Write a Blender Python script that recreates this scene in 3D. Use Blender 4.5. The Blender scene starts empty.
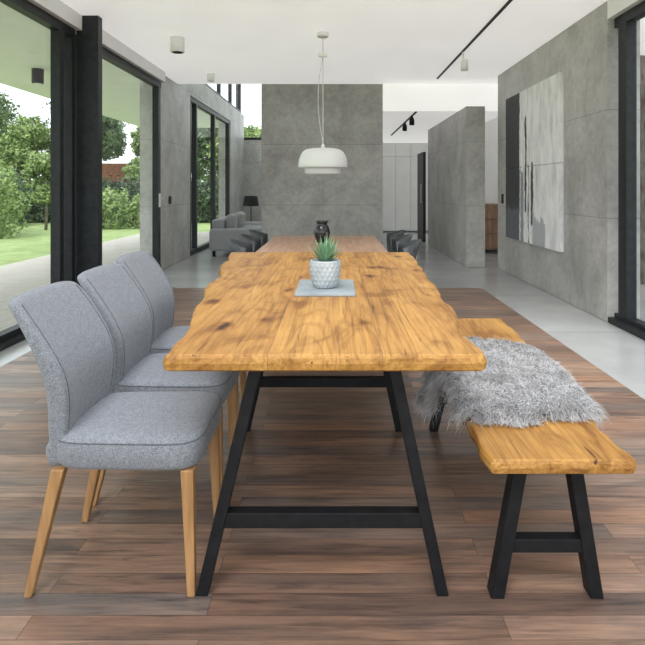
import bpy, math, random
import numpy as np
from mathutils import Vector, Matrix
random.seed(7); rng=np.random.default_rng(7)
scene=bpy.context.scene
COL=scene.collection

# ---------------------------------------------------------------- materials
def newmat(name):
    m=bpy.data.materials.new(name); m.use_nodes=True
    nt=m.node_tree; b=nt.nodes['Principled BSDF']
    return m,nt,b
def N(nt,t,**kw):
    n=nt.nodes.new(t)
    for k,v in kw.items():
        if k in n.inputs: n.inputs[k].default_value=v
        else: setattr(n,k,v)
    return n
def L(nt,a,b): nt.links.new(a,b)
def coords(nt,scale=(1,1,1),loc=(0,0,0),rot=(0,0,0)):
    tc=N(nt,'ShaderNodeTexCoord'); mp=N(nt,'ShaderNodeMapping')
    mp.inputs['Scale'].default_value=scale; mp.inputs['Location'].default_value=loc; mp.inputs['Rotation'].default_value=rot
    L(nt,tc.outputs['Object'],mp.inputs['Vector']); return mp.outputs['Vector']
def ramp(nt,fac,stops):
    r=N(nt,'ShaderNodeValToRGB'); e=r.color_ramp.elements
    while len(e)<len(stops): e.new(0.5)
    for i,(p,c) in enumerate(stops):
        e[i].position=p; e[i].color=(c[0],c[1],c[2],1) if hasattr(c,'__len__') else (c,c,c,1)
    L(nt,fac,r.inputs['Fac']); return r.outputs['Color']
def mult(nt,a,b,f=1.0,mode='MULTIPLY'):
    m=N(nt,'ShaderNodeMixRGB'); m.blend_type=mode; m.inputs['Fac'].default_value=f
    for s,i in ((a,'Color1'),(b,'Color2')):
        if isinstance(s,tuple): m.inputs[i].default_value=s
        else: L(nt,s,m.inputs[i])
    return m.outputs['Color']
def bump(nt,b,h,strength,dist=0.01):
    n=N(nt,'ShaderNodeBump'); n.inputs['Strength'].default_value=strength; n.inputs['Distance'].default_value=dist
    L(nt,h,n.inputs['Height']); L(nt,n.outputs['Normal'],b.inputs['Normal'])
def nmat(name,c1,c2,scale=5,rough=.5,stretch=(1,1,1),bmp=0,detail=6,lo=.35,hi=.65,metal=0,dist=.01,emit=0,spec=None):
    m,nt,b=newmat(name)
    v=coords(nt,stretch); n=N(nt,'ShaderNodeTexNoise',Scale=scale,Detail=detail); L(nt,v,n.inputs['Vector'])
    c=ramp(nt,n.outputs['Fac'],[(lo,c1),(hi,c2)])
    L(nt,c,b.inputs['Base Color'])
    b.inputs['Roughness'].default_value=rough; b.inputs['Metallic'].default_value=metal
    if emit: L(nt,c,b.inputs['Emission Color']); b.inputs['Emission Strength'].default_value=emit
    if spec is not None: b.inputs['Specular IOR Level'].default_value=spec
    if bmp: bump(nt,b,n.outputs['Fac'],bmp,dist)
    return m

def concrete(name,base,axes,joint=None,off=(0,0),jw=.005):
    m,nt,b=newmat(name)
    v=coords(nt)
    n1=N(nt,'ShaderNodeTexNoise',Scale=1.5,Detail=9,Roughness=.68,Distortion=.4); L(nt,v,n1.inputs['Vector'])
    n2=N(nt,'ShaderNodeTexNoise',Scale=14,Detail=6,Roughness=.7); L(nt,v,n2.inputs['Vector'])
    c=ramp(nt,n1.outputs['Fac'],[(.3,[x*.68 for x in base]),(.5,base),(.7,[x*1.26 for x in base])])
    c=mult(nt,c,ramp(nt,n2.outputs['Fac'],[(.3,.82),(.6,1.05)]))
    if joint:
        sx=N(nt,'ShaderNodeSeparateXYZ'); L(nt,v,sx.inputs[0])
        cb=N(nt,'ShaderNodeCombineXYZ'); L(nt,sx.outputs[axes[0]],cb.inputs[0]); L(nt,sx.outputs[axes[1]],cb.inputs[1])
        mp=N(nt,'ShaderNodeMapping'); mp.inputs['Location'].default_value=(off[0],off[1],0); L(nt,cb.outputs[0],mp.inputs[0])
        br=N(nt,'ShaderNodeTexBrick'); br.offset=0; br.squash=1
        br.inputs['Scale'].default_value=1; br.inputs['Brick Width'].default_value=joint[0]; br.inputs['Row Height'].default_value=joint[1]
        br.inputs['Mortar Size'].default_value=jw; br.inputs['Mortar Smooth'].default_value=.3
        br.inputs['Color1'].default_value=(1,1,1,1); br.inputs['Color2'].default_value=(.90,.90,.90,1); br.inputs['Mortar'].default_value=(.62,.62,.62,1)
        L(nt,mp.outputs[0],br.inputs['Vector'])
        c=mult(nt,c,br.outputs['Color'])
    L(nt,c,b.inputs['Base Color']); b.inputs['Roughness'].default_value=.5
    bump(nt,b,n2.outputs['Fac'],.08)
    return m

M={}
M['conc_c']=concrete('concrete_center',(.37,.36,.34),'XZ',(1.15,1.0),(.2,.05))
M['conc_s']=concrete('concrete_side',(.47,.46,.44),'YZ',(1.7,1.0),(.3,.05))
M['ceil']=nmat('white_ceiling_fill_glow',(.80,.785,.77),(.84,.825,.81),2,.8,emit=.36)  # plain white ceiling with glow added to brighten the interior, not a lamp
M['white']=nmat('white_paint',(.80,.80,.79),(.84,.84,.83),3,.5)
M['black']=nmat('black_metal',(.005,.0055,.007),(.009,.010,.012),30,.5,spec=.25)
M['frame']=nmat('dark_frame',(.012,.014,.017),(.022,.025,.028),20,.45,spec=.3)
M['cable']=nmat('cable_white',(.6,.6,.58),(.7,.7,.68),20,.5)

def floor_wood():
    m,nt,b=newmat('floor_planks')
    v=coords(nt,loc=(.37,.06,0))
    br=N(nt,'ShaderNodeTexBrick'); br.offset=.37; br.offset_frequency=2; br.squash=1
    br.inputs['Scale'].default_value=1; br.inputs['Brick Width'].default_value=1.35; br.inputs['Row Height'].default_value=.088
    br.inputs['Mortar Size'].default_value=.0009; br.inputs['Mortar Smooth'].default_value=.1; br.inputs['Bias'].default_value=0
    br.inputs['Color1'].default_value=(0,0,0,1); br.inputs['Color2'].default_value=(1,1,1,1); br.inputs['Mortar'].default_value=(.5,.5,.5,1)
    L(nt,v,br.inputs['Vector'])
    add=N(nt,'ShaderNodeVectorMath',operation='MULTIPLY_ADD')
    L(nt,br.outputs['Color'],add.inputs[0]); add.inputs[1].default_value=(7,13,5); L(nt,v,add.inputs[2])
    def mp(s):
        q=N(nt,'ShaderNodeMapping'); q.inputs['Scale'].default_value=s; L(nt,add.outputs[0],q.inputs[0]); return q.outputs[0]
    g=N(nt,'ShaderNodeTexNoise',Scale=2.2,Detail=10,Roughness=.68,Distortion=.9); L(nt,mp((1.4,19,1)),g.inputs['Vector'])
    g2=N(nt,'ShaderNodeTexNoise',Scale=1.4,Detail=5,Distortion=.8); L(nt,mp((1.2,5,1)),g2.inputs['Vector'])
    g3=N(nt,'ShaderNodeTexNoise',Scale=1.0,Detail=6,Roughness=.7); L(nt,mp((3,80,1)),g3.inputs['Vector'])
    tone=ramp(nt,br.outputs['Color'],[(0,(.15,.095,.074)),(.2,(.30,.195,.145)),(.4,(.20,.125,.092)),(.6,(.21,.16,.135)),(.8,(.29,.17,.115)),(1,(.35,.24,.18))])
    c=mult(nt,tone,ramp(nt,g.outputs['Fac'],[(.3,(.42,.44,.47)),(.47,(.95,.95,.96)),(.7,(1.32,1.27,1.22))]))
    c=mult(nt,c,ramp(nt,g2.outputs['Fac'],[(.32,(.64,.69,.76)),(.6,(1.16,1.12,1.06))]))
    c=mult(nt,c,ramp(nt,g3.outputs['Fac'],[(.3,.78),(.6,1.06)]))
    c2=N(nt,'ShaderNodeMixRGB'); L(nt,br.outputs['Fac'],c2.inputs['Fac']); L(nt,c,c2.inputs['Color1']); c2.inputs['Color2'].default_value=(.05,.032,.026,1)
    L(nt,c2.outputs['Color'],b.inputs['Base Color'])
    b.inputs['Roughness'].default_value=.33
    bump(nt,b,g.outputs['Fac'],.08,.004)
    return m
M['planks']=floor_wood()
def floor_conc():
    m,nt,b=newmat('polished_concrete')
    v=coords(nt)
    n=N(nt,'ShaderNodeTexNoise',Scale=1.1,Detail=8,Roughness=.6); L(nt,v,n.inputs['Vector'])
    c=ramp(nt,n.outputs['Fac'],[(.3,(.40,.41,.415)),(.7,(.54,.545,.545))])
    br=N(nt,'ShaderNodeTexBrick'); br.offset=0
    br.inputs['Scale'].default_value=1; br.inputs['Brick Width'].default_value=2.6; br.inputs['Row Height'].default_value=1.6
    br.inputs['Mortar Size'].default_value=.006
    br.inputs['Color1'].default_value=(1,1,1,1); br.inputs['Color2'].default_value=(.93,.93,.93,1); br.inputs['Mortar'].default_value=(.55,.55,.55,1)
    L(nt,v,br.inputs['Vector'])
    L(nt,mult(nt,c,br.outputs['Color']),b.inputs['Base Color']); b.inputs['Roughness'].default_value=.2
    return m
M['fconc']=floor_conc()

def slab_wood(name,seams,hue=1.0):
    m,nt,b=newmat(name)
    v=coords(nt)
    sx=N(nt,'ShaderNodeSeparateXYZ'); L(nt,v,sx.inputs[0])
    acc=None; seamf=None
    for s in seams:
        g=N(nt,'ShaderNodeMath',operation='GREATER_THAN'); L(nt,sx.outputs[0],g.inputs[0]); g.inputs[1].default_value=s
        d=N(nt,'ShaderNodeMath',operation='SUBTRACT'); L(nt,sx.outputs[0],d.inputs[0]); d.inputs[1].default_value=s
        a=N(nt,'ShaderNodeMath',operation='ABSOLUTE'); L(nt,d.outputs[0],a.inputs[0])
        l=N(nt,'ShaderNodeMath',operation='LESS_THAN'); L(nt,a.outputs[0],l.inputs[0]); l.inputs[1].default_value=.0008
        if acc is None: acc=g.outputs[0]; seamf=l.outputs[0]
        else:
            q=N(nt,'ShaderNodeMath',operation='ADD'); L(nt,acc,q.inputs[0]); L(nt,g.outputs[0],q.inputs[1]); acc=q.outputs[0]
            q=N(nt,'ShaderNodeMath',operation='MAXIMUM'); L(nt,seamf,q.inputs[0]); L(nt,l.outputs[0],q.inputs[1]); seamf=q.outputs[0]
    src=v
    if acc is not None:
        cb=N(nt,'ShaderNodeCombineXYZ')
        for i in range(3): L(nt,acc,cb.inputs[i])
        ma=N(nt,'ShaderNodeVectorMath',operation='MULTIPLY_ADD'); L(nt,cb.outputs[0],ma.inputs[0]); ma.inputs[1].default_value=(3.7,5.3,2.1); L(nt,v,ma.inputs[2]); src=ma.outputs[0]
    def mp(s,vv=None):
        q=N(nt,'ShaderNodeMapping'); q.inputs['Scale'].default_value=s; L(nt,vv or src,q.inputs[0]); return q.outputs[0]
    r1=N(nt,'ShaderNodeTexNoise',Scale=1.0,Detail=2,Roughness=.5,Distortion=.25); L(nt,mp((5.0,.38,5.0)),r1.inputs['Vector'])
    rm=N(nt,'ShaderNodeMath',operation='MULTIPLY'); L(nt,r1.outputs['Fac'],rm.inputs[0]); rm.inputs[1].default_value=110
    rs=N(nt,'ShaderNodeMath',operation='SINE'); L(nt,rm.outputs[0],rs.inputs[0])
    r01=N(nt,'ShaderNodeMath',operation='MULTIPLY_ADD'); L(nt,rs.outputs[0],r01.inputs[0]); r01.inputs[1].default_value=.5; r01.inputs[2].default_value=.5
    n1=N(nt,'ShaderNodeTexNoise',Scale=1.0,Detail=9,Roughness=.62,Distortion=.8); L(nt,mp((9,.8,9)),n1.inputs['Vector'])
    n2=N(nt,'ShaderNodeTexNoise',Scale=1.0,Detail=7,Roughness=.72,Distortion=.5); L(nt,mp((75,2.4,75)),n2.inputs['Vector'])
    n3=N(nt,'ShaderNodeTexNoise',Scale=3.0,Detail=6,Distortion=1.0,Roughness=.6); L(nt,mp((2.0,1.0,2.0)),n3.inputs['Vector'])
    c=ramp(nt,n1.outputs['Fac'],[(.27,(.22*hue,.098,.024)),(.42,(.345*hue,.170,.042)),(.56,(.42*hue,.222,.058)),(.72,(.475*hue,.268,.080))])
    c=mult(nt,c,ramp(nt,r01.outputs[0],[(0,(.84,.78,.70)),(.3,(1,1,1)),(1,(1.02,1.02,1.02))]))
    c=mult(nt,c,ramp(nt,n2.outputs['Fac'],[(.3,(.54,.46,.38)),(.5,(1,1,1)),(.7,(1.14,1.14,1.14))]))
    c=mult(nt,c,ramp(nt,n3.outputs['Fac'],[(.34,(.60,.51,.42)),(.46,(.94,.92,.89)),(.6,(1.05,1.05,1.05))]))
    dn=N(nt,'ShaderNodeTexNoise',Scale=9,Detail=3); L(nt,v,dn.inputs['Vector'])
    wv=N(nt,'ShaderNodeVectorMath',operation='MULTIPLY_ADD'); L(nt,dn.outputs['Color'],wv.inputs[0]); wv.inputs[1].default_value=(.4,.4,0); L(nt,mp((6.0,3.0,1.0)),wv.inputs[2])
    vo=N(nt,'ShaderNodeTexVoronoi',Scale=1.0); L(nt,wv.outputs[0],vo.inputs['Vector'])
    c=mult(nt,c,ramp(nt,vo.outputs['Distance'],[(.05,(.10,.06,.04)),(.10,(.38,.28,.19)),(.17,(.80,.72,.62)),(.27,(1,1,1))]))
    cr=N(nt,'ShaderNodeTexNoise',Scale=1.0,Detail=3,Distortion=.4); L(nt,mp((22,1.5,22)),cr.inputs['Vector'])
    c=mult(nt,c,ramp(nt,cr.outputs['Fac'],[(.275,(.20,.12,.07)),(.30,(1,1,1))]))
    if seamf is not None:
        q=N(nt,'ShaderNodeMixRGB'); L(nt,seamf,q.inputs['Fac']); L(nt,c,q.inputs['Color1']); q.inputs['Color2'].default_value=(.19,.10,.04,1); c=q.outputs['Color']
    L(nt,c,b.inputs['Base Color']); b.inputs['Roughness'].default_value=.48; b.inputs['Specular IOR Level'].default_value=.35
    bump(nt,b,n2.outputs['Fac'],.15,.003)
    return m
M['table']=slab_wood('oak_slab',[-.19,.135])
M['bench']=slab_wood('oak_bench',[])
M['redtable']=nmat('reddish_wood',(.27,.15,.09),(.38,.23,.15),3,.4,(14,1,14))
M['leg']=nmat('chair_leg_oak',(.27,.14,.055),(.42,.235,.10),6,.45,(9,9,.8))
def fabric(name,c1,c2):
    m,nt,b=newmat(name); v=coords(nt)
    n=N(nt,'ShaderNodeTexNoise',Scale=300,Detail=3,Roughness=.7); L(nt,v,n.inputs['Vector'])
    w=N(nt,'ShaderNodeTexNoise',Scale=60,Detail=4,Roughness=.8); L(nt,v,w.inputs['Vector'])
    c=ramp(nt,w.outputs['Fac'],[(.3,c1),(.7,c2)])
    c=mult(nt,c,ramp(nt,n.outputs['Fac'],[(.35,.55),(.65,1.35)]))
    L(nt,c,b.inputs['Base Color']); b.inputs['Roughness'].default_value=.95
    b.inputs['Sheen Weight'].default_value=.15
    bump(nt,b,n.outputs['Fac'],.5,.002); return m
M['fabric']=fabric('bluegrey_fabric',(.17,.182,.208),(.245,.26,.293))
M['piping']=fabric('piping_fabric',(.085,.095,.11),(.12,.13,.15))
M['sofa']=fabric('sofa_fabric',(.32,.325,.34),(.40,.405,.42))
M['darkshell']=nmat('dark_shell',(.035,.04,.045),(.06,.065,.07),20,.5)
M['slate']=nmat('tray_slate',(.21,.25,.27),(.28,.32,.34),8,.5,bmp=.05)
M['pot']=nmat('pot_glaze',(.32,.36,.385),(.42,.46,.49),12,.45)
M['soil']=nmat('soil',(.03,.02,.012),(.08,.05,.03),60,.9,bmp=.5)
M['agave']=nmat('agave_leaf',(.08,.21,.11),(.24,.42,.26),9,.45)
M['gloss']=nmat('black_ceramic',(.008,.008,.008),(.02,.02,.02),8,.12)
M['lampw']=nmat('lamp_enamel',(.82,.82,.80),(.86,.86,.84),4,.3)
M['lawn']=nmat('lawn',(.20,.28,.09),(.30,.38,.15),3,.9,detail=10,bmp=.3)
M['deck']=nmat('deck_boards',(.46,.42,.38),(.60,.56,.51),2,.7,(1,14,1))
M['hedge']=nmat('hedge_leaves',(.04,.065,.035),(.11,.165,.075),2.5,.7)
M['leaf1']=nmat('leaves_bright',(.14,.22,.06),(.31,.40,.15),1.6,.7)
M['leaf2']=nmat('leaves_mid',(.055,.10,.04),(.16,.235,.09),1.0,.7)
M['bark']=nmat('bark',(.12,.09,.07),(.3,.27,.24),6,.9,(4,4,1))
M['brick']=nmat('garden_brick',(.28,.10,.06),(.42,.18,.11),6,.9)
M['render']=nmat('render_pale',(.74,.72,.69),(.82,.80,.77),3,.9)
M['wooddoor']=nmat('walnut_door',(.16,.085,.045),(.27,.15,.08),3,.5,(10,10,1))
def glass():
    m=bpy.data.materials.new('window_glass'); m.use_nodes=True; nt=m.node_tree; nt.nodes.clear()
    o=N(nt,'ShaderNodeOutputMaterial'); t=N(nt,'ShaderNodeBsdfTransparent'); g=N(nt,'ShaderNodeBsdfGlossy'); g.inputs['Roughness'].default_value=.02
    n=N(nt,'ShaderNodeTexNoise',Scale=.5); r=ramp(nt,n.outputs['Fac'],[(0,(.95,.97,.965)),(1,(.97,.98,.975))]); L(nt,r,t.inputs['Color'])
    mx=N(nt,'ShaderNodeMixShader'); mx.inputs[0].default_value=.04
    L(nt,t.outputs[0],mx.inputs[1]); L(nt,g.outputs[0],mx.inputs[2]); L(nt,mx.outputs[0],o.inputs[0]); return m
M['glass']=glass()

# ---------------------------------------------------------------- geometry helpers
def link(o,parent=None):
    COL.objects.link(o)
    if parent is not None:
        o.parent=parent; o.matrix_parent_inverse=Matrix.Translation(parent.location).inverted()
    return o
def group(name,loc=(0,0,0)):
    e=bpy.data.objects.new(name,None); e.location=loc; e.empty_display_size=.1; COL.objects.link(e); return e
def mesh(name,v,f,mat,parent=None,smooth=False):
    me=bpy.data.meshes.new(name); me.from_pydata([tuple(map(float,p)) for p in v],[],f); me.update()
    import bmesh
    bm=bmesh.new(); bm.from_mesh(me); bmesh.ops.recalc_face_normals(bm,faces=bm.faces); bm.to_mesh(me); bm.free()
    o=bpy.data.objects.new(name,me)
    for m in (mat if isinstance(mat,list) else [mat]): me.materials.append(m)
    if smooth: me.polygons.foreach_set('use_smooth',[True]*len(me.polygons))
    return link(o,parent)
def bev(o,w,seg=2):
    md=o.modifiers.new('bevel','BEVEL'); md.width=w; md.segments=seg; md.limit_method='ANGLE'; return o
BF=[(0,1,2,3),(4,7,6,5),(0,4,5,1),(1,5,6,2),(2,6,7,3),(3,7,4,0)]
def box(name,x0,x1,y0,y1,z0,z1,mat,parent=None,b=0):
    v=[(x0,y0,z0),(x1,y0,z0),(x1,y1,z0),(x0,y1,z0),(x0,y0,z1),(x1,y0,z1),(x1,y1,z1),(x0,y1,z1)]
    o=mesh(name,v,BF,mat,parent)
    if b: bev(o,b)
    return o
def boxes(name,lst,mat,parent=None,b=0):
    v=[];f=[]
    for (x0,x1,y0,y1,z0,z1) in lst:
        k=len(v); v+=[(x0,y0,z0),(x1,y0,z0),(x1,y1,z0),(x0,y1,z0),(x0,y0,z1),(x1,y0,z1),(x1,y1,z1),(x0,y1,z1)]
        f+=[tuple(i+k for i in q) for q in BF]
    o=mesh(name,v,f,mat,parent)
    if b: bev(o,b)
    return o
def beam(name,p0,p1,w0,d0,w1,d1,mat,parent=None,b=.004):
    v=[]
    for p,w,d in ((p0,w0,d0),(p1,w1,d1)):
        v+=[(p[0]-w/2,p[1]-d/2,p[2]),(p[0]+w/2,p[1]-d/2,p[2]),(p[0]+w/2,p[1]+d/2,p[2]),(p[0]-w/2,p[1]+d/2,p[2])]
    o=mesh(name,v,BF,mat,parent); bev(o,b); return o
def loft(name,rings,mat,parent=None,smooth=True,cap=True):
    n=len(rings[0]); v=[p for r in rings for p in r]; f=[]
    for i in range(len(rings)-1):
        for j in range(n):
            a=i*n+j; b_=i*n+(j+1)%n; f.append((a,b_,b_+n,a+n))
    if cap:
        f.append(tuple(range(n-1,-1,-1))); k=(len(rings)-1)*n; f.append(tuple(range(k,k+n)))
    return mesh(name,v,f,mat,parent,smooth)
def revolve(name,prof,c,mat,parent=None,n=40,smooth=True,cap=True):
    rings=[[(c[0]+r*math.cos(2*math.pi*j/n),c[1]+r*math.sin(2*math.pi*j/n),c[2]+z) for j in range(n)] for r,z in prof]
    return loft(name,rings,mat,parent,smooth,cap)
def sellipse(cx,cy,hx,hy,z,n=36,e=5,fn=None):
    out=[]
    for j in range(n):
        t=2*math.pi*j/n; c,s=math.cos(t),math.sin(t)
        x=math.copysign(abs(c)**(2/e),c); y=math.copysign(abs(s)**(2/e),s)
        px=cx+hx*x; py=cy+hy*y; pz=z
        if fn: px,py,pz=fn(px,py,pz,x,y)
        out.append((px,py,pz))
    return out
def tube(name,pts,r,mat,parent=None):
    cu=bpy.data.curves.new(name,'CURVE'); cu.dimensions='3D'; cu.bevel_depth=r; cu.bevel_resolution=3; cu.use_fill_caps=True
    s=cu.splines.new('POLY'); s.points.add(len(pts)-1)
    for i,p in enumerate(pts): s.points[i].co=(*p,1)
    cu.materials.append(mat)
    return link(bpy.data.objects.new(name,cu),parent)

CEIL=2.95
# ---------------------------------------------------------------- room shell
box('floor',-2.62,6.0,-2.0,16.2,-.12,-.004,M['fconc'])
box('floor_wood_inlay',-2.3,1.8,-2.0,6.9,-.0039,0.0,M['planks'])
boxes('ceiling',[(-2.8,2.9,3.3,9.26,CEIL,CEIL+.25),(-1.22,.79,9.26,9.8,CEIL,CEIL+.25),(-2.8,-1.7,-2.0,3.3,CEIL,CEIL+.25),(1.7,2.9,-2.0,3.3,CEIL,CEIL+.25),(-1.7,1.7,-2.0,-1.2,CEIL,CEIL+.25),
   (2.9,6,5.0,16.2,CEIL,CEIL+.25)],M['ceil'])  # unseen opening above the dining table, added to let in daylight
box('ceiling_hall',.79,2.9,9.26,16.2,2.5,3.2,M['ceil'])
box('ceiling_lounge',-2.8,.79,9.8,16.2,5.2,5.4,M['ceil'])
box('wall_center',-1.22,.79,9.27,9.7,0,CEIL,M['conc_c'])
box('wall_lounge_right',-1.0,-.8,9.8,16,0,5.2,M['white'])
box('wall_hall_left',.6,.78,9.8,15.8,0,2.5,M['white'])
box('wall_right',2.5,2.8,5.14,8.6,0,CEIL,M['conc_s'])
box('wall_hall_right',2.04,2.33,8.7,12.3,0,2.5,M['conc_s'])
box('wall_hall_back',.6,5.9,15.8,16.0,0,2.95,M['white'])
box('wall_passage',2.34,5.9,11.2,11.3,0,2.95,M['white'])
box('wall_left',-2.9,-2.6,8.32,10.05,0,5.2,M['conc_s'])
boxes('wall_lounge_upper',[(-2.9,-2.6,10.05,16.0,2.9,3.3),(-2.9,-2.6,13.95,16,0,2.9)],M['conc_s'])
box('wall_lounge_back',-2.9,-1.0,16.0,16.2,0,2.6,M['conc_s'])
box('wall_high_bulkhead',-2.6,.79,9.27,9.35,CEIL+.25,5.2,M['white'])
boxes('trim_window_head',[(-2.85,-2.52,-2.0,8.32,2.8,CEIL)],M['white'])
boxes('trim_right_head',[(2.5,2.8,-2.0,5.14,2.78,CEIL)],M['white'])

# ---------------------------------------------------------------- windows
def window_x(name,x,y0,y1,z0,z1,posts,pw=.07,d=.09,extra=None):
    g=group(name,(x,(y0+y1)/2,z0))
    lst=[(x-d/2,x+d/2,y0,y1,z0,z0+.09),(x-d/2,x+d/2,y0,y1,z1-.09,z1)]
    for p in posts: lst.append((x-d/2,x+d/2,p-pw/2,p+pw/2,z0+.09,z1-.09))
    if extra: lst+=extra
    boxes('frame',lst,M['frame'],g)
    box('glass_pane',x-.004,x+.004,y0+.04,y1-.04,z0+.09,z1-.09,M['glass'],g)
    return g
window_x('window_1',-2.62,-1.95,5.56,0,2.8,[-1.9,.8,3.0,5.28,5.52],extra=[(-2.7,-2.52,-1.95,5.56,0,.04)])
g=window_x('window_2',-2.62,5.72,8.3,0,2.8,[5.78,8.22],pw=.10)
box('handle_plate',-2.575,-2.565,8.18,8.24,.95,1.15,M['white'],g); tube('handle_lever',[(-2.565,8.21,1.08),(-2.52,8.21,1.08),(-2.52,8.08,1.08)],.008,M['cable'],g)
window_x('window_3',-2.66,10.07,13.93,0,2.9,[10.15,10.6,12.2,13.85],pw=.09)
window_x('window_4',2.60,-1.95,5.12,0,2.78,[-1.9,1.6,4.98],pw=.14,extra=[(2.5,2.66,-1.95,5.13,0,.05)])
window_x('window_5',-2.7,10.07,15.9,3.3,5.15,[10.15,11.6,13.0,14.4,15.8],pw=.07)
g=group('window_6',(-1.9,16.1,2.6))
boxes('frame',[(-2.85,-1.0,16.06,16.14,2.6,2.68),(-2.85,-1.0,16.06,16.14,5.1,5.2),(-2.85,-2.78,16.06,16.14,2.68,5.1),(-1.95,-1.88,16.06,16.14,2.68,5.1),(-1.07,-1.0,16.06,16.14,2.68,5.1)],M['frame'],g)
box('glass_pane',-2.8,-1.0,16.09,16.10,2.6,5.15,M['glass'],g)
box('trim_column',-2.58,-2.36,5.58,5.68,0,CEIL,M['frame'],None,.003)
box('light_switch',-2.6,-2.588,8.75,8.87,.98,1.10,M['black'],None,.003)
box('light_switch',2.488,2.5,8.3,8.38,1.0,1.14,M['black'],None,.003)

g=group('built_in_cabinet',(1.5,15.7,0))
boxes('doors',[(.85+i*.42,.85+i*.42+.414,15.6,15.79,.04,2.1) for i in range(5)]+[(.85+i*.42,.85+i*.42+.414,15.6,15.79,2.106,2.49) for i in range(5)],M['white'],g,.002)
g=group('door_1',(2.2,13,0))
box('leaf',2.0,2.06,12.7,13.6,0,2.05,M['frame'],g,.003)
tube('handle',[(1.99,12.85,.9),(1.97,12.85,.9),(1.97,12.85,1.3),(1.99,12.85,1.3)],.012,M['cable'],g)
g=group('hall_dresser',(2.9,10.6,0))
boxes('body',[(2.4,3.5,10.5,11.15,.08,.92)],M['wooddoor'],g,.006)
boxes('drawers',[(2.42+i*.36,2.76+i*.36,10.48,10.5,.11+j*.27,.36+j*.27) for i in range(3) for j in range(3)],M['wooddoor'],g,.004)
boxes('feet',[(2.45,2.52,10.55,10.62,0,.08),(3.4,3.47,10.55,10.62,0,.08),(2.45,2.52,11.0,11.07,0,.08),(3.4,3.47,11.0,11.07,0,.08)],M['wooddoor'],g)

# ---------------------------------------------------------------- dining table (live edge)
def interp(y,pts):
    ys=[p[0] for p in pts]; return float(np.interp(y,ys,[p[1] for p in pts]))
TL=[(1.575,-.490),(1.66,-.486),(1.8,-.485),(1.95,-.498),(2.1,-.540),(2.2,-.560),(2.35,-.565),(2.5,-.578),(2.6,-.602),(2.75,-.625),(2.95,-.615),(3.1,-.635),(3.3,-.685),(3.5,-.70),(3.7,-.705),(3.9,-.75),(4.11,-.765)]
TR=[(1.575,.428),(1.66,.424),(1.8,.418),(1.92,.424),(2.05,.450),(2.16,.462),(2.3,.455),(2.45,.465),(2.6,.490),(2.75,.492),(2.9,.478),(3.1,.50),(3.3,.525),(3.5,.515),(3.8,.54),(4.11,.548)]
def slab(name,Lp,Rp,y0,y1,zt,th,mat,parent,amp=.006,cr=.02):
    ys=np.concatenate([np.linspace(y0,y0+cr,8)[:-1],np.linspace(y0+cr,y1-cr,110),np.linspace(y1-cr,y1,8)[1:]])
    def outline(inset,seed):
        R=[(interp(y,Rp)-inset+amp*(math.sin(y*9+seed)+.6*math.sin(y*23+seed*2)+.35*math.sin(y*51+seed)),y) for y in ys]
        Lf=[(interp(y,Lp)+inset+amp*(math.sin(y*8+seed+2)+.6*math.sin(y*21+seed*3)+.35*math.sin(y*47+seed)),y) for y in ys[::-1]]
        far=[(R[-1][0]+(Lf[0][0]-R[-1][0])*k/12,y1) for k in range(1,12)]
        near=[(Lf[-1][0]+(R[0][0]-Lf[-1][0])*k/14,y0+.003*math.sin(k*1.3+seed)) for k in range(1,14)]
        o=R+far+Lf+near
        cx=sum(p[0] for p in o)/len(o); res=[]
        for (x,y) in o:
            xl,xr=interp(y,Lp),interp(y,Rp)
            dy=min(y-y0,y1-y)
            yy=min(max(y,y0+inset),y1-inset)
            if dy<cr:
                k=cr-math.sqrt(max(cr*cr-(cr-dy)**2,0))
                if x>cx: x=min(x,xr-inset-k)
                else: x=max(x,xl+inset+k)
            res.append((x,yy))
        return res
    lv=[(zt-th,.014,.0),(zt-th+.006,.004,.35),(zt-th*.5,.0,.7),(zt-.010,.003,.4),(zt-.003,.006,.15),(zt,.011,.0)]
    rings=[[(x,y,z) for x,y in outline(i,s)] for z,i,s in lv]
    return loft(name,rings,mat,parent,smooth=False)
g=group('dining_table',(-.04,2.8,0))
slab('tabletop',TL,TR,1.575,4.11,.76,.050,M['table'],g,.006,.018)
def trestle(tag,y,parent,xl,xr,tl,tr,ztop,w,barz,bh,mat):
    beam('leg_left_'+tag,(tl,y,ztop),(xl,y,0),w,.05,w,.05,mat,parent,.002)
    beam('leg_right_'+tag,(tr,y,ztop),(xr,y,0),w,.05,w,.05,mat,parent,.002)
    k=barz/ztop; bl=xl+(tl-xl)*k; b2=xr+(tr-xr)*k
    box('crossbar_'+tag,bl,b2,y-.02,y+.02,barz-bh/2,barz+bh/2,mat,parent,.002)
    box('top_plate_'+tag,tl-.06,tr+.06,y-.04,y+.04,ztop-.012,ztop,mat,parent,.001)
trestle('near',1.71,g,-.402,.325,-.235,.175,.710,.036,.225,.046,M['black'])
trestle('far',2.85,g,-.45,.325,-.285,.175,.710,.036,.245,.046,M['black'])

# ---------------------------------------------------------------- bench
g=group('bench',(.7,2.4,0))
BL=[(1.6,.44),(2.2,.455),(2.9,.50),(3.36,.54)]; BR=[(1.6,.866),(1.72,.858),(1.9,.885),(2.4,.92),(2.9,.97),(3.36,1.01)]
slab('seat',BL,BR,1.6,3.36,.45,.044,M['bench'],g,.007,.02)
trestle('near',1.70,g,.487,.785,.56,.72,.406,.040,.155,.040,M['black'])
trestle('far',2.85,g,.50,.90,.60,.81,.406,.040,.155,.040,M['black'])

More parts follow.
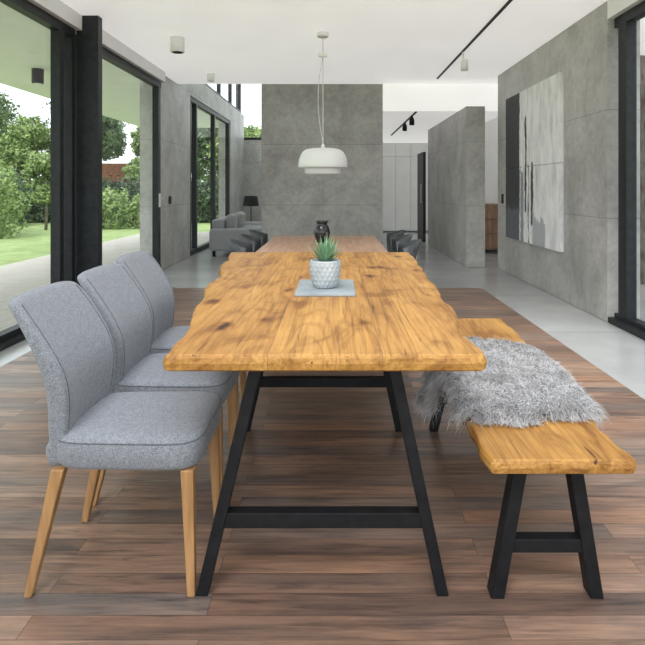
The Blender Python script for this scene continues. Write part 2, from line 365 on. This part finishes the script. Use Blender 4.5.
# ---------------------------------------------------------------- sheepskin
def ribbons(name,P,mat,parent,W):
    n,k,_=P.shape
    T=P[:,-1]-P[:,0]; side=np.cross(T,rng.normal(size=(n,3))); side/=np.linalg.norm(side,axis=1,keepdims=True)+1e-9
    w=np.linspace(1,.12,k)[None,:,None]*W
    A=P+side[:,None,:]*w; B=P-side[:,None,:]*w
    V=np.stack([A,B],axis=2).reshape(-1,3)
    base=(np.arange(n)*k*2)[:,None]+ (np.arange(k-1)*2)[None,:]
    F=np.stack([base,base+1,base+3,base+2],axis=-1).reshape(-1,4)
    me=bpy.data.meshes.new(name); me.from_pydata(V.tolist(),[],F.tolist()); me.update()
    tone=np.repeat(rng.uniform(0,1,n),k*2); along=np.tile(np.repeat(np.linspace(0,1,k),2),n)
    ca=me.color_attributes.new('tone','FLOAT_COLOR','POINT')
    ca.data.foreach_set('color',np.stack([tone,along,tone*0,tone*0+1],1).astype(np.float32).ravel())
    me.polygons.foreach_set('use_smooth',[True]*len(me.polygons))
    me.materials.append(mat); return link(bpy.data.objects.new(name,me),parent)
def furmat():
    m,nt,b=newmat('sheepskin_wool')
    a=N(nt,'ShaderNodeVertexColor'); a.layer_name='tone'; s=N(nt,'ShaderNodeSeparateColor'); L(nt,a.outputs[0],s.inputs[0])
    v=coords(nt); n=N(nt,'ShaderNodeTexNoise',Scale=11,Detail=3); L(nt,v,n.inputs['Vector'])
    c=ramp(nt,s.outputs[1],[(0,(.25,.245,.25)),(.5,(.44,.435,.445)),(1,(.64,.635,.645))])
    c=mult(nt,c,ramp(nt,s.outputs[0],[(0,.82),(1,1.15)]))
    c=mult(nt,c,ramp(nt,n.outputs['Fac'],[(.35,.74),(.62,1.12)]))
    L(nt,c,b.inputs['Base Color']); b.inputs['Roughness'].default_value=.8; b.inputs['Sheen Weight'].default_value=.3
    return m
M['fur']=furmat()
M['hide']=nmat('hide',(.18,.18,.19),(.25,.25,.26),30,.9)
g=group('sheepskin_throw',(.68,2.3,.46))
FO=[(0,.26),(30,.38),(60,.51),(90,.57),(120,.55),(150,.34),(180,.235),(205,.265),(225,.37),(245,.45),(270,.40),(300,.37),(330,.29),(360,.26)]
fc=(.69,2.24)
def frad(th):
    d=math.degrees(th)%360
    return np.interp(d,[p[0] for p in FO],[p[1] for p in FO])*(1+.05*math.sin(5*th)+.03*math.sin(11*th+1))
def fz(x,y):
    xl,xr=interp(y,BL),interp(y,BR)
    z=.462
    if x<xl: z-=min((xl-x)*2.9,.2)
    if x>xr: z-=(x-xr)*2.2
    return z
nr,na=14,64
v=[(fc[0],fc[1],fz(*fc)+.012)]; f=[]
for i in range(1,nr+1):
    for j in range(na):
        th=2*math.pi*j/na; r=frad(th)*i/nr*.96
        x,y=fc[0]+r*math.cos(th)*.98,fc[1]+r*math.sin(th); v.append((x,y,fz(x,y)+.012*(1-(i/nr)**3)))
for j in range(na): f.append((0,1+j,1+(j+1)%na))
for i in range(nr-1):
    for j in range(na):
        a=1+i*na+j; b_=1+i*na+(j+1)%na; f.append((a,a+na,b_+na,b_))
mesh('hide',v,f,M['hide'],g,True)
nS=76000; nC=1900; P=np.zeros((nS,5,3))
clx=rng.uniform(-.42,.42,nC)+fc[0]; cly=rng.uniform(-.62,.68,nC)+fc[1]; cla=rng.normal(size=(nC,3))*np.array([1,1,.2])
for i in range(nS):
    th=random.uniform(0,2*math.pi); q=math.sqrt(random.random()); r=frad(th)*q*.97
    x,y=fc[0]+r*math.cos(th)*.98,fc[1]+r*math.sin(th)
    z=fz(x,y)+.012
    ci=np.argmin((clx-x)**2+(cly-y)**2)
    d=cla[ci]*.6+np.array([math.cos(th)*q*.5,math.sin(th)*q*.5-.1,.85*(1-q*.5)])+rng.normal(size=3)*.34
    d/=np.linalg.norm(d)
    tipc=np.array([clx[ci]-x,cly[ci]-y,0])*.4
    ln=random.uniform(.038,.058); cu=rng.normal(size=3)*.007
    for k in range(5):
        s=k/4; p=np.array([x,y,z])+d*ln*s+tipc*s*s+cu*math.sin(s*5)+np.array([0,0,-.022*s*s*(1+1.2*(q>.8))])
        xl,xr=interp(p[1],BL),interp(p[1],BR)
        if xl<p[0]<xr and p[2]<.456: p[2]=.456+.004*random.random()
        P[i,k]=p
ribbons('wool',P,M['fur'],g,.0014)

# ---------------------------------------------------------------- upholstered chairs
def chair(x,y):
    g=group('dining_chair',(x+.3,y+.2,0)); cy=y+.205
    lv=[(.375,-.870,.022,.162),(.40,-.872,.029,.172),(.48,-.872,.034,.180),(.56,-.866,.038,.189),(.64,-.870,.040,.200),(.70,-.888,.037,.207),(.78,-.930,.030,.209),(.84,-.968,.025,.207),(.87,-.988,.022,.204),(.882,-.996,.019,.201),(.889,-1.001,.013,.198),(.893,-1.004,.005,.191)]
    zs=[p[0] for p in lv]; Z=np.concatenate([np.linspace(.375,.862,26),np.array([.87,.877,.882,.886,.889,.893])])
    def sm(z,k):
        return sum(np.interp(z+dz_,zs,[p[k] for p in lv]) for dz_ in (-.03,-.015,0,.015,.03))/5 if .42<z<.84 else np.interp(z,zs,[p[k] for p in lv])
    def prm(z): return (sm(z,1),sm(z,2),sm(z,3))
    def wing(ty,z): return .022*abs(ty)**2.2*(1 if z>.45 else .3)+x+.99
    rings=[]
    for z in Z:
        xc,ht,hw=prm(z)
        def fn(px,py,pz,tx,ty,z=z): return (px+wing(ty,z), py, pz-.008*abs(ty)**8*max(0,(z-.84)/.05))
        rings.append(sellipse(xc,cy,ht,hw,z,64,5.5,fn))
    loft('backrest',rings,M['fabric'],g)
    for s,nm in ((-1,'seam_near'),(1,'seam_far')):
        pts=[]
        for z in np.linspace(.49,.875,20):
            xc,ht,hw=prm(z); ty=.88*s; tx=(1-.88**5.5)**(1/5.5)
            pts.append((xc+ht*tx+wing(ty,z)+.0002,cy+hw*ty,z))
        tube(nm,pts,.0018,M['piping'],g)
    rings=[]
    for z,ins in [(.374,.02),(.378,.008),(.39,.001),(.42,-.002),(.445,-.003),(.459,.0),(.470,.008),(.477,.022),(.481,.05),(.484,.10)]:
        hx=.228-ins; hy=.204-ins
        rings.append(sellipse(x+.99-.642,cy,hx,hy,z,64,6,lambda px,py,pz,tx,ty:(px,cy+(py-cy)*(1.0+.03*tx),pz+.004)))
    loft('seat',rings,M['fabric'],g)
    rp=sellipse(x+.99-.642,cy,.2275,.2045,.463,64,6,lambda px,py,pz,tx,ty:(px,cy+(py-cy)*(1.0+.03*tx),pz))
    tube('seat_piping',rp+[rp[0]],.0020,M['piping'],g)
    X=x+.99
    for nm,a,b_ in (('leg_rear_near',(-.845,.035),(-.928,.015)),('leg_rear_far',(-.845,.375),(-.928,.395)),('leg_front_near',(-.452,.03),(-.438,.018)),('leg_front_far',(-.452,.38),(-.438,.392))):
        beam(nm,(X+a[0],y+a[1],.378),(X+b_[0],y+b_[1],0),.040,.038,.024,.024,M['leg'],g,.004)
    return g
chair(-.985,1.675); chair(-1.0,2.16); chair(-1.045,2.66)

# ---------------------------------------------------------------- tray, pot, agave
box('serving_tray',-.175,.09,2.42,2.80,.7601,.773,M['slate'],None,.003)
pc=(-.045,2.58,.7731)
g=group('potted_agave',pc)
rings=[]; n=72
prof=[(.045,0),(.052,.003),(.060,.02),(.067,.045),(.0705,.07),(.0715,.095),(.071,.118),(.069,.126),(.064,.126),(.062,.118),(.060,.105)]
zz=[p[1] for p in prof[:7]]
for z in np.linspace(0,.118,26):
    r=np.interp(z,zz,[p[0] for p in prof[:7]]); ring=[]
    for j in range(n):
        t=2*math.pi*j/n; a=abs(math.sin(9*t+z*150/2))*abs(math.sin(9*t-z*150/2))
        ring.append((pc[0]+(r-.0045+.007*a)*math.cos(t),pc[1]+(r-.0045+.007*a)*math.sin(t),pc[2]+z))
    rings.append(ring)
for r,z in prof[7:]: rings.append([(pc[0]+r*math.cos(2*math.pi*j/n),pc[1]+r*math.sin(2*math.pi*j/n),pc[2]+z) for j in range(n)])
loft('pot',rings,M['pot'],g)
revolve('soil',[(.0,.103),(.0615,.106),(.0615,.100),(.0,.1)],pc,M['soil'],g,24,cap=False)
v=[];f=[]
for i in range(40):
    lay=i/40; az=i*2.39996; el=math.radians(24+56*lay); ln=.10+.03*random.random()
    d=np.array([math.cos(az),math.sin(az),0]); side=np.array([-math.sin(az),math.cos(az),0]); k0=len(v)
    for s in range(7):
        t=s/6; r=.008+ln*math.cos(el)*t*.85; h=ln*math.sin(el)*t+ .018*t*t
        w=.0095*(math.sin(math.pi*min(t*.75+.2,1)))*(1-t**2)+.0003
        base=np.array(pc)+np.array([0,0,.112]); c=base+d*r+np.array([0,0,h])
        v+=[tuple(c+side*w+np.array([0,0,.004*(1-t)])),tuple(c-np.array([0,0,.003*(1-t)])),tuple(c-side*w+np.array([0,0,.004*(1-t)]))]
    for s in range(6):
        a=k0+s*3; f+=[(a,a+1,a+4,a+3),(a+1,a+2,a+5,a+4)]
mesh('leaves',v,f,M['agave'],g,True)

# ---------------------------------------------------------------- far table, vase, shell chairs
g=group('conference_table',(-.1,5,0))
box('top',-.60,.40,4.16,5.65,.715,.75,M['redtable'],g,.004)
for i,(a,b_) in enumerate([(-.2,4.4),(.0,4.4),(-.2,5.4),(.0,5.4)]):
    beam('leg_%d'%(i+1),(a,b_,.715),(a,b_,0),.05,.05,.04,.04,M['black'],g)
vc=(-.115,4.95,.7501)
revolve('vase',[(.03,0),(.045,.004),(.065,.04),(.072,.09),(.062,.135),(.045,.16),(.05,.175),(.062,.19),(.056,.19),(.04,.165),(.02,.1)],vc,M['gloss'],None,36)
def shell(x,y,s):
    g=group('shell_chair',(x,y,0))
    v=[];f=[];nu,nv=14,12
    prof=[(.22,.455),(.16,.44),(.05,.435),(-.06,.435),(-.14,.46),(-.19,.52),(-.22,.60),(-.25,.69),(-.285,.79)]
    pt=np.array(prof); tt=np.linspace(0,1,len(prof))
    for i in range(nu+1):
        t=i/nu; px=np.interp(t,tt,pt[:,0]); pz=np.interp(t,tt,pt[:,1])
        for j in range(nv+1):
            u=j/nv*2-1; w=.235*(1-.25*max(0,t-.75)/.25*abs(u))
            v.append((x+s*(px+.16*u*u*(t>.45)*(t-.45)*2),y+u*w,pz+.035*u*u*(1-t)+(.0 if t<.8 else -.05*u*u*(t-.8)/.2)))
    for i in range(nu):
        for j in range(nv):
            a=i*(nv+1)+j; f.append((a,a+1,a+nv+2,a+nv+1))
    o=mesh('shell',v,f,M['darkshell'],g,True); md=o.modifiers.new('s','SOLIDIFY'); md.thickness=.015
    for i,(dx,dy) in enumerate([(-.2,-.18),(-.2,.18),(.2,-.18),(.2,.18)]):
        beam('leg_%d'%(i+1),(x+s*dx*.6,y+dy*.7,.44),(x+s*dx,y+dy,0),.025,.025,.018,.018,M['black'],g)
for yy in (4.75,5.3,5.85): shell(-.62,yy,1)
for yy in (4.75,5.3,5.85): shell(.45,yy,-1)

# ---------------------------------------------------------------- pendant lamp, ceiling fixtures
pl=(-.133,6.2,0)
g=group('pendant_lamp',(pl[0],pl[1],1.5))
revolve('shade',[(.02,1.672),(.13,1.668),(.19,1.655),(.225,1.63),(.25,1.59),(.266,1.545),(.273,1.50),(.273,1.462),(.268,1.452),(.21,1.449),(.203,1.44),(.203,1.40),(.19,1.38),(.17,1.374),(.05,1.372)],pl,M['lampw'],g,56)
revolve('socket',[(.02,1.66),(.02,1.70),(.008,1.72)],pl,M['lampw'],g,20)
tube('cord',[(pl[0],pl[1],1.7),(pl[0],pl[1],2.93)],.005,M['cable'],g)
tube('cord_loop',[(pl[0]+.0,pl[1],1.7)]+[(pl[0]-.055*math.sin(math.pi*t),pl[1],1.72+t*.98) for t in np.linspace(.02,1,18)],.004,M['cable'],g)
revolve('canopy',[(.06,CEIL-.05),(.065,CEIL-.045),(.065,CEIL-.0005)],pl,M['lampw'],g,32)
box('bracket',pl[0]-.05,pl[0]+.05,pl[1]-.02,pl[1]+.02,2.68,2.72,M['lampw'],g,.005)
g=group('ceiling_spotlight',(-1.8,6.4,2.9))
revolve('housing',[(.075,CEIL-.17),(.08,CEIL-.165),(.08,CEIL-.0005)],(-1.8,6.4,0),M['lampw'],g,32)
revolve('housing_rim',[(.055,CEIL-.175),(.06,CEIL-.165)],(-1.8,6.4,0),M['black'],g,24)
g=group('smoke_detector',(-1.86,8.4,2.9))
revolve('housing',[(.05,CEIL-.12),(.055,CEIL-.11),(.055,CEIL-.0005)],(-1.86,8.4,0),M['lampw'],g,24)
g=group('track_light',(1.6,6.8,2.94))
box('track',1.588,1.612,4.4,8.75,CEIL-.02,CEIL-.0005,M['black'],g)
revolve('spot_body',[(.035,2.70),(.045,2.70),(.045,2.82),(.03,2.84)],(1.62,7.0,0),M['lampw'],g,24)
tube('spot_stem',[(1.6,7.0,2.82),(1.6,7.0,2.94)],.012,M['lampw'],g)
g=group('track_light',(1.35,11,2.48))
box('track',1.33,1.36,9.3,13.4,2.48,2.4995,M['black'],g)
for yy in (9.8,10.8): revolve('spot_body',[(.035,2.33),(.045,2.33),(.045,2.42),(.02,2.48)],(1.345,yy,0),M['black'],g,20)

# ---------------------------------------------------------------- painting
def artmat():
    m,nt,b=newmat('abstract_art'); v=coords(nt)
    sx=N(nt,'ShaderNodeSeparateXYZ'); L(nt,v,sx.inputs[0])
    nz=N(nt,'ShaderNodeTexNoise',Scale=5,Detail=8,Roughness=.7)
    mp=N(nt,'ShaderNodeMapping'); mp.inputs['Scale'].default_value=(1,1.6,.5); L(nt,v,mp.inputs[0]); L(nt,mp.outputs[0],nz.inputs['Vector'])
    def math_(op,a,b_=None,c=None):
        q=N(nt,'ShaderNodeMath',operation=op)
        for i,s in enumerate((a,b_,c)):
            if s is None: continue
            if isinstance(s,(int,float)): q.inputs[i].default_value=s
            else: L(nt,s,q.inputs[i])
        return q.outputs[0]
    wob=math_('MULTIPLY_ADD',nz.outputs['Fac'],.16,-.08)
    y=math_('ADD',sx.outputs[1],wob)
    z=math_('ADD',sx.outputs[2],math_('MULTIPLY_ADD',nz.outputs['Fac'],.5,-.25))
    base=ramp(nt,nz.outputs['Fac'],[(.3,(.55,.555,.56)),(.46,(.75,.75,.75)),(.58,(.87,.87,.86))])
    def band(c,w,zlo,zhi):
        d=math_('ABSOLUTE',math_('SUBTRACT',y,c)); f=math_('LESS_THAN',d,w)
        f=math_('MULTIPLY',f,math_('GREATER_THAN',z,zlo)); return math_('MULTIPLY',f,math_('LESS_THAN',z,zhi))
    c=base
    for (yc,w,z0,z1,colr) in [(7.85,.40,.95,2.9,(.010,.012,.016,1)),(7.85,.40,.2,.95,(.075,.08,.10,1)),(7.36,.06,.4,1.5,(.25,.26,.29,1)),(7.22,.030,.9,2.15,(.02,.02,.025,1)),(6.98,.034,.75,1.55,(.05,.03,.028,1)),(6.75,.2,.2,.85,(.42,.43,.45,1)),(7.11,.012,.5,1.5,(.04,.04,.04,1))]:
        q=N(nt,'ShaderNodeMixRGB'); L(nt,math_('MULTIPLY',band(yc,w,z0,z1),.95),q.inputs['Fac']); L(nt,c,q.inputs['Color1']); q.inputs['Color2'].default_value=colr; c=q.outputs['Color']
    L(nt,c,b.inputs['Base Color']); b.inputs['Roughness'].default_value=.7; return m
M['art']=artmat()
g=group('wall_painting',(2.47,7.07,1.5))
box('canvas_upper',2.455,2.4995,6.12,8.05,1.508,2.50,M['art'],g,.002)
box('canvas_lower',2.455,2.4995,6.12,8.05,.53,1.503,M['art'],g,.002)

# ---------------------------------------------------------------- lounge
g=group('sofa',(-1.8,10.8,0))
boxes('base',[(-2.25,-1.3,10.15,12.1,.10,.30)],M['sofa'],g,.03)
boxes('arm',[(-2.25,-1.3,9.98,10.2,.10,.50)],M['sofa'],g,.05)
boxes('arm_far',[(-2.25,-1.3,12.0,12.2,.10,.50)],M['sofa'],g,.05)
boxes('backrest',[(-2.25,-2.03,10.2,12.0,.3,.66)],M['sofa'],g,.05)
boxes('seat_cushion',[(-2.03,-1.28,10.2,11.09,.30,.44),(-2.03,-1.28,11.1,12.0,.30,.44)],M['sofa'],g,.04)
boxes('pillow',[(-2.02,-1.86,10.3,10.75,.44,.74),(-2.02,-1.86,11.2,11.7,.44,.74)],M['sofa'],g,.06)
boxes('feet',[(-2.2,-2.15,10.05,10.1,0,.1),(-1.4,-1.35,10.05,10.1,0,.1),(-2.2,-2.15,12.05,12.1,0,.1),(-1.4,-1.35,12.05,12.1,0,.1)],M['black'],g)
g=group('floor_lamp',(-2.1,14,0)); lc=(-2.1,14,0)
revolve('base',[(.14,0),(.14,.02),(.02,.03)],lc,M['black'],g,28); tube('pole',[(-2.1,14,.02),(-2.1,14,1.05)],.012,M['black'],g)
revolve('shade',[(.20,.78),(.16,1.03),(.155,1.03),(.195,.78)],lc,M['black'],g,32,cap=False)

# ---------------------------------------------------------------- outside
box('lawn',-60,40,-30,80,-.35,-.16,M['lawn'])
boxes('deck',[(-5.35+i*.14,-5.35+i*.14+.134,-3,16,-.159,-.02) for i in range(19)],M['deck'])
boxes('terrace_right',[(2.85,6.0,-3,4.9,-.159,-.02)],M['render'])
box('overhang_left',-5.5,-2.92,-3,16,2.95,3.2,M['white'])
g=group('exterior_lamp',(-4.3,8.1,2.8)); revolve('housing',[(.07,2.74),(.08,2.75),(.08,2.949)],(-4.3,8.1,0),M['black'],g,24); revolve('rim',[(.05,2.735),(.06,2.75)],(-4.3,8.1,0),M['white'],g,24)
box('garden_wall_right',6.1,6.3,-3,14,-.159,3.8,M['render'])
def leaves(name,blobs,per,size,mat,parent=None):
    allp=[]
    for (cx,cy,cz,rx,ry,rz) in blobs:
        n=per; d=rng.normal(size=(n,3)); d/=np.linalg.norm(d,axis=1,keepdims=True)
        r=rng.uniform(.5,1.08,n)**.6
        lump=1+.18*np.sin(d[:,0]*7+cx)*np.sin(d[:,1]*6+cy)+.12*np.sin(d[:,2]*9)
        p=d*(r*lump)[:,None]*np.array([rx,ry,rz])+np.array([cx,cy,cz]); allp.append(p)
    C=np.concatenate(allp); n=len(C)
    a=rng.normal(size=(n,3)); a/=np.linalg.norm(a,axis=1,keepdims=True); b_=np.cross(a,rng.normal(size=(n,3))); b_/=np.linalg.norm(b_,axis=1,keepdims=True)
    s=rng.uniform(.6,1.3,n)[:,None]*size
    Q=np.stack([C+a*s,C+b_*s*.55,C-a*s,C-b_*s*.55],1).reshape(-1,3)
    Q[:,2]=np.maximum(Q[:,2],-.158)
    idx=np.arange(n*4).reshape(n,4)
    me=bpy.data.meshes.new(name); me.from_pydata(Q.tolist(),[],idx.tolist()); me.update(); me.materials.append(mat)
    return link(bpy.data.objects.new(name,me),parent)
def tree(x,y,h,r,mat,nm='garden_tree',per=1500,size=.10,lo=.42):
    g=group(nm,(x,y,-.16))
    pts=[(x,y,-.159),(x+.08*h/5,y,h*.35),(x-.03*h,y+.1,h*.8)]; tr=.022*h
    loft('trunk',[[(p[0]+q*math.cos(t),p[1]+q*math.sin(t),p[2]) for t in np.linspace(0,2*math.pi,10,endpoint=False)] for p,q in zip(pts,(tr,tr*.7,tr*.25))],M['bark'],g)
    bl=[]
    for i in range(8):
        a=random.uniform(0,6.28); k=random.uniform(.25,.75)
        bl.append((x+r*k*math.cos(a),y+r*k*math.sin(a),h*random.uniform(lo,.9),r*.45,r*.45,h*.13))
    bl.append((x,y,h*.88,r*.45,r*.45,h*.15))
    leaves('foliage',bl,per,size,mat,g)
leaves('hedge',[(-20+i*.9,22.5,.55,.8,.5,1.0) for i in range(20)],1200,.08,M['hedge'])
boxes('fence',[(-32,-2.9,24,24.1,-.159,1.5)],M['frame'])
boxes('garden_shed',[(-13,-9.2,31,35,-.159,2.6)],M['brick'])
leaves('shrub',[(-9.6,15.6,.7,.9,.8,1.1),(-10.6,16.5,1.0,.9,.9,1.3)],3000,.06,M['leaf1'])
leaves('shrub',[(-7.6,19.2,.35,.7,.6,.75),(-6.7,19.6,.3,.6,.6,.6)],2600,.06,M['leaf1'])
leaves('shrub',[(-12.2,20.5,.7,1.0,.8,1.2)],2500,.07,M['leaf2'])
tree(-9.6,18.6,2.3,.7,M['leaf1'],'ornamental_tree',600,.06)
for (x,y,h,r,mm) in [(-17.5,27,5.6,2.4,'leaf2'),(-14.5,26.5,4.4,1.7,'leaf1'),(-12,28,5.8,2.0,'leaf2'),(-9.2,27.5,4.2,1.5,'leaf1'),(-21,31,6.8,3,'leaf2'),(-7.2,29,4.8,1.8,'leaf2'),(-4.9,28,4.2,1.6,'leaf1'),(-16.5,37,8.4,3.0,'leaf2'),(-11,39,6.8,2.6,'leaf2'),(-25,27,5.5,2.6,'leaf2')]:
    tree(x,y,h,r,M[mm],per=1900,size=.085)
tree(3.95,7.3,6.2,.9,M['leaf2'],'garden_tree',300,.05,.62)

# ---------------------------------------------------------------- light
w=bpy.data.worlds.new('World'); scene.world=w; w.use_nodes=True; nt=w.node_tree
bg=nt.nodes['Background']
tc=N(nt,'ShaderNodeTexCoord'); sx=N(nt,'ShaderNodeSeparateXYZ'); L(nt,tc.outputs['Generated'],sx.inputs[0])
c=ramp(nt,sx.outputs[2],[(0,(.92,.95,.97)),(.25,(.88,.94,1.0)),(1,(.90,.94,1.0))]); L(nt,c,bg.inputs['Color'])
bg.inputs['Strength'].default_value=1.7
s=bpy.data.lights.new('sun','SUN'); s.energy=1.7; s.angle=math.radians(25); s.color=(1,.97,.92)
so=bpy.data.objects.new('sun',s); COL.objects.link(so); so.rotation_euler=Vector((-.22,-.70,.85)).to_track_quat('Z','Y').to_euler()
scene.view_settings.view_transform='Standard'
scene.view_settings.exposure=.56

# ---------------------------------------------------------------- camera
cam=bpy.data.cameras.new('camera'); co=bpy.data.objects.new('camera',cam); COL.objects.link(co)
co.location=(0,0,1.23); co.rotation_euler=(math.pi/2,0,0)
cam.sensor_width=36; cam.lens=36*560/645; cam.shift_x=-12.5/645; cam.shift_y=-134.5/645
cam.clip_start=.05; cam.clip_end=300
scene.camera=co
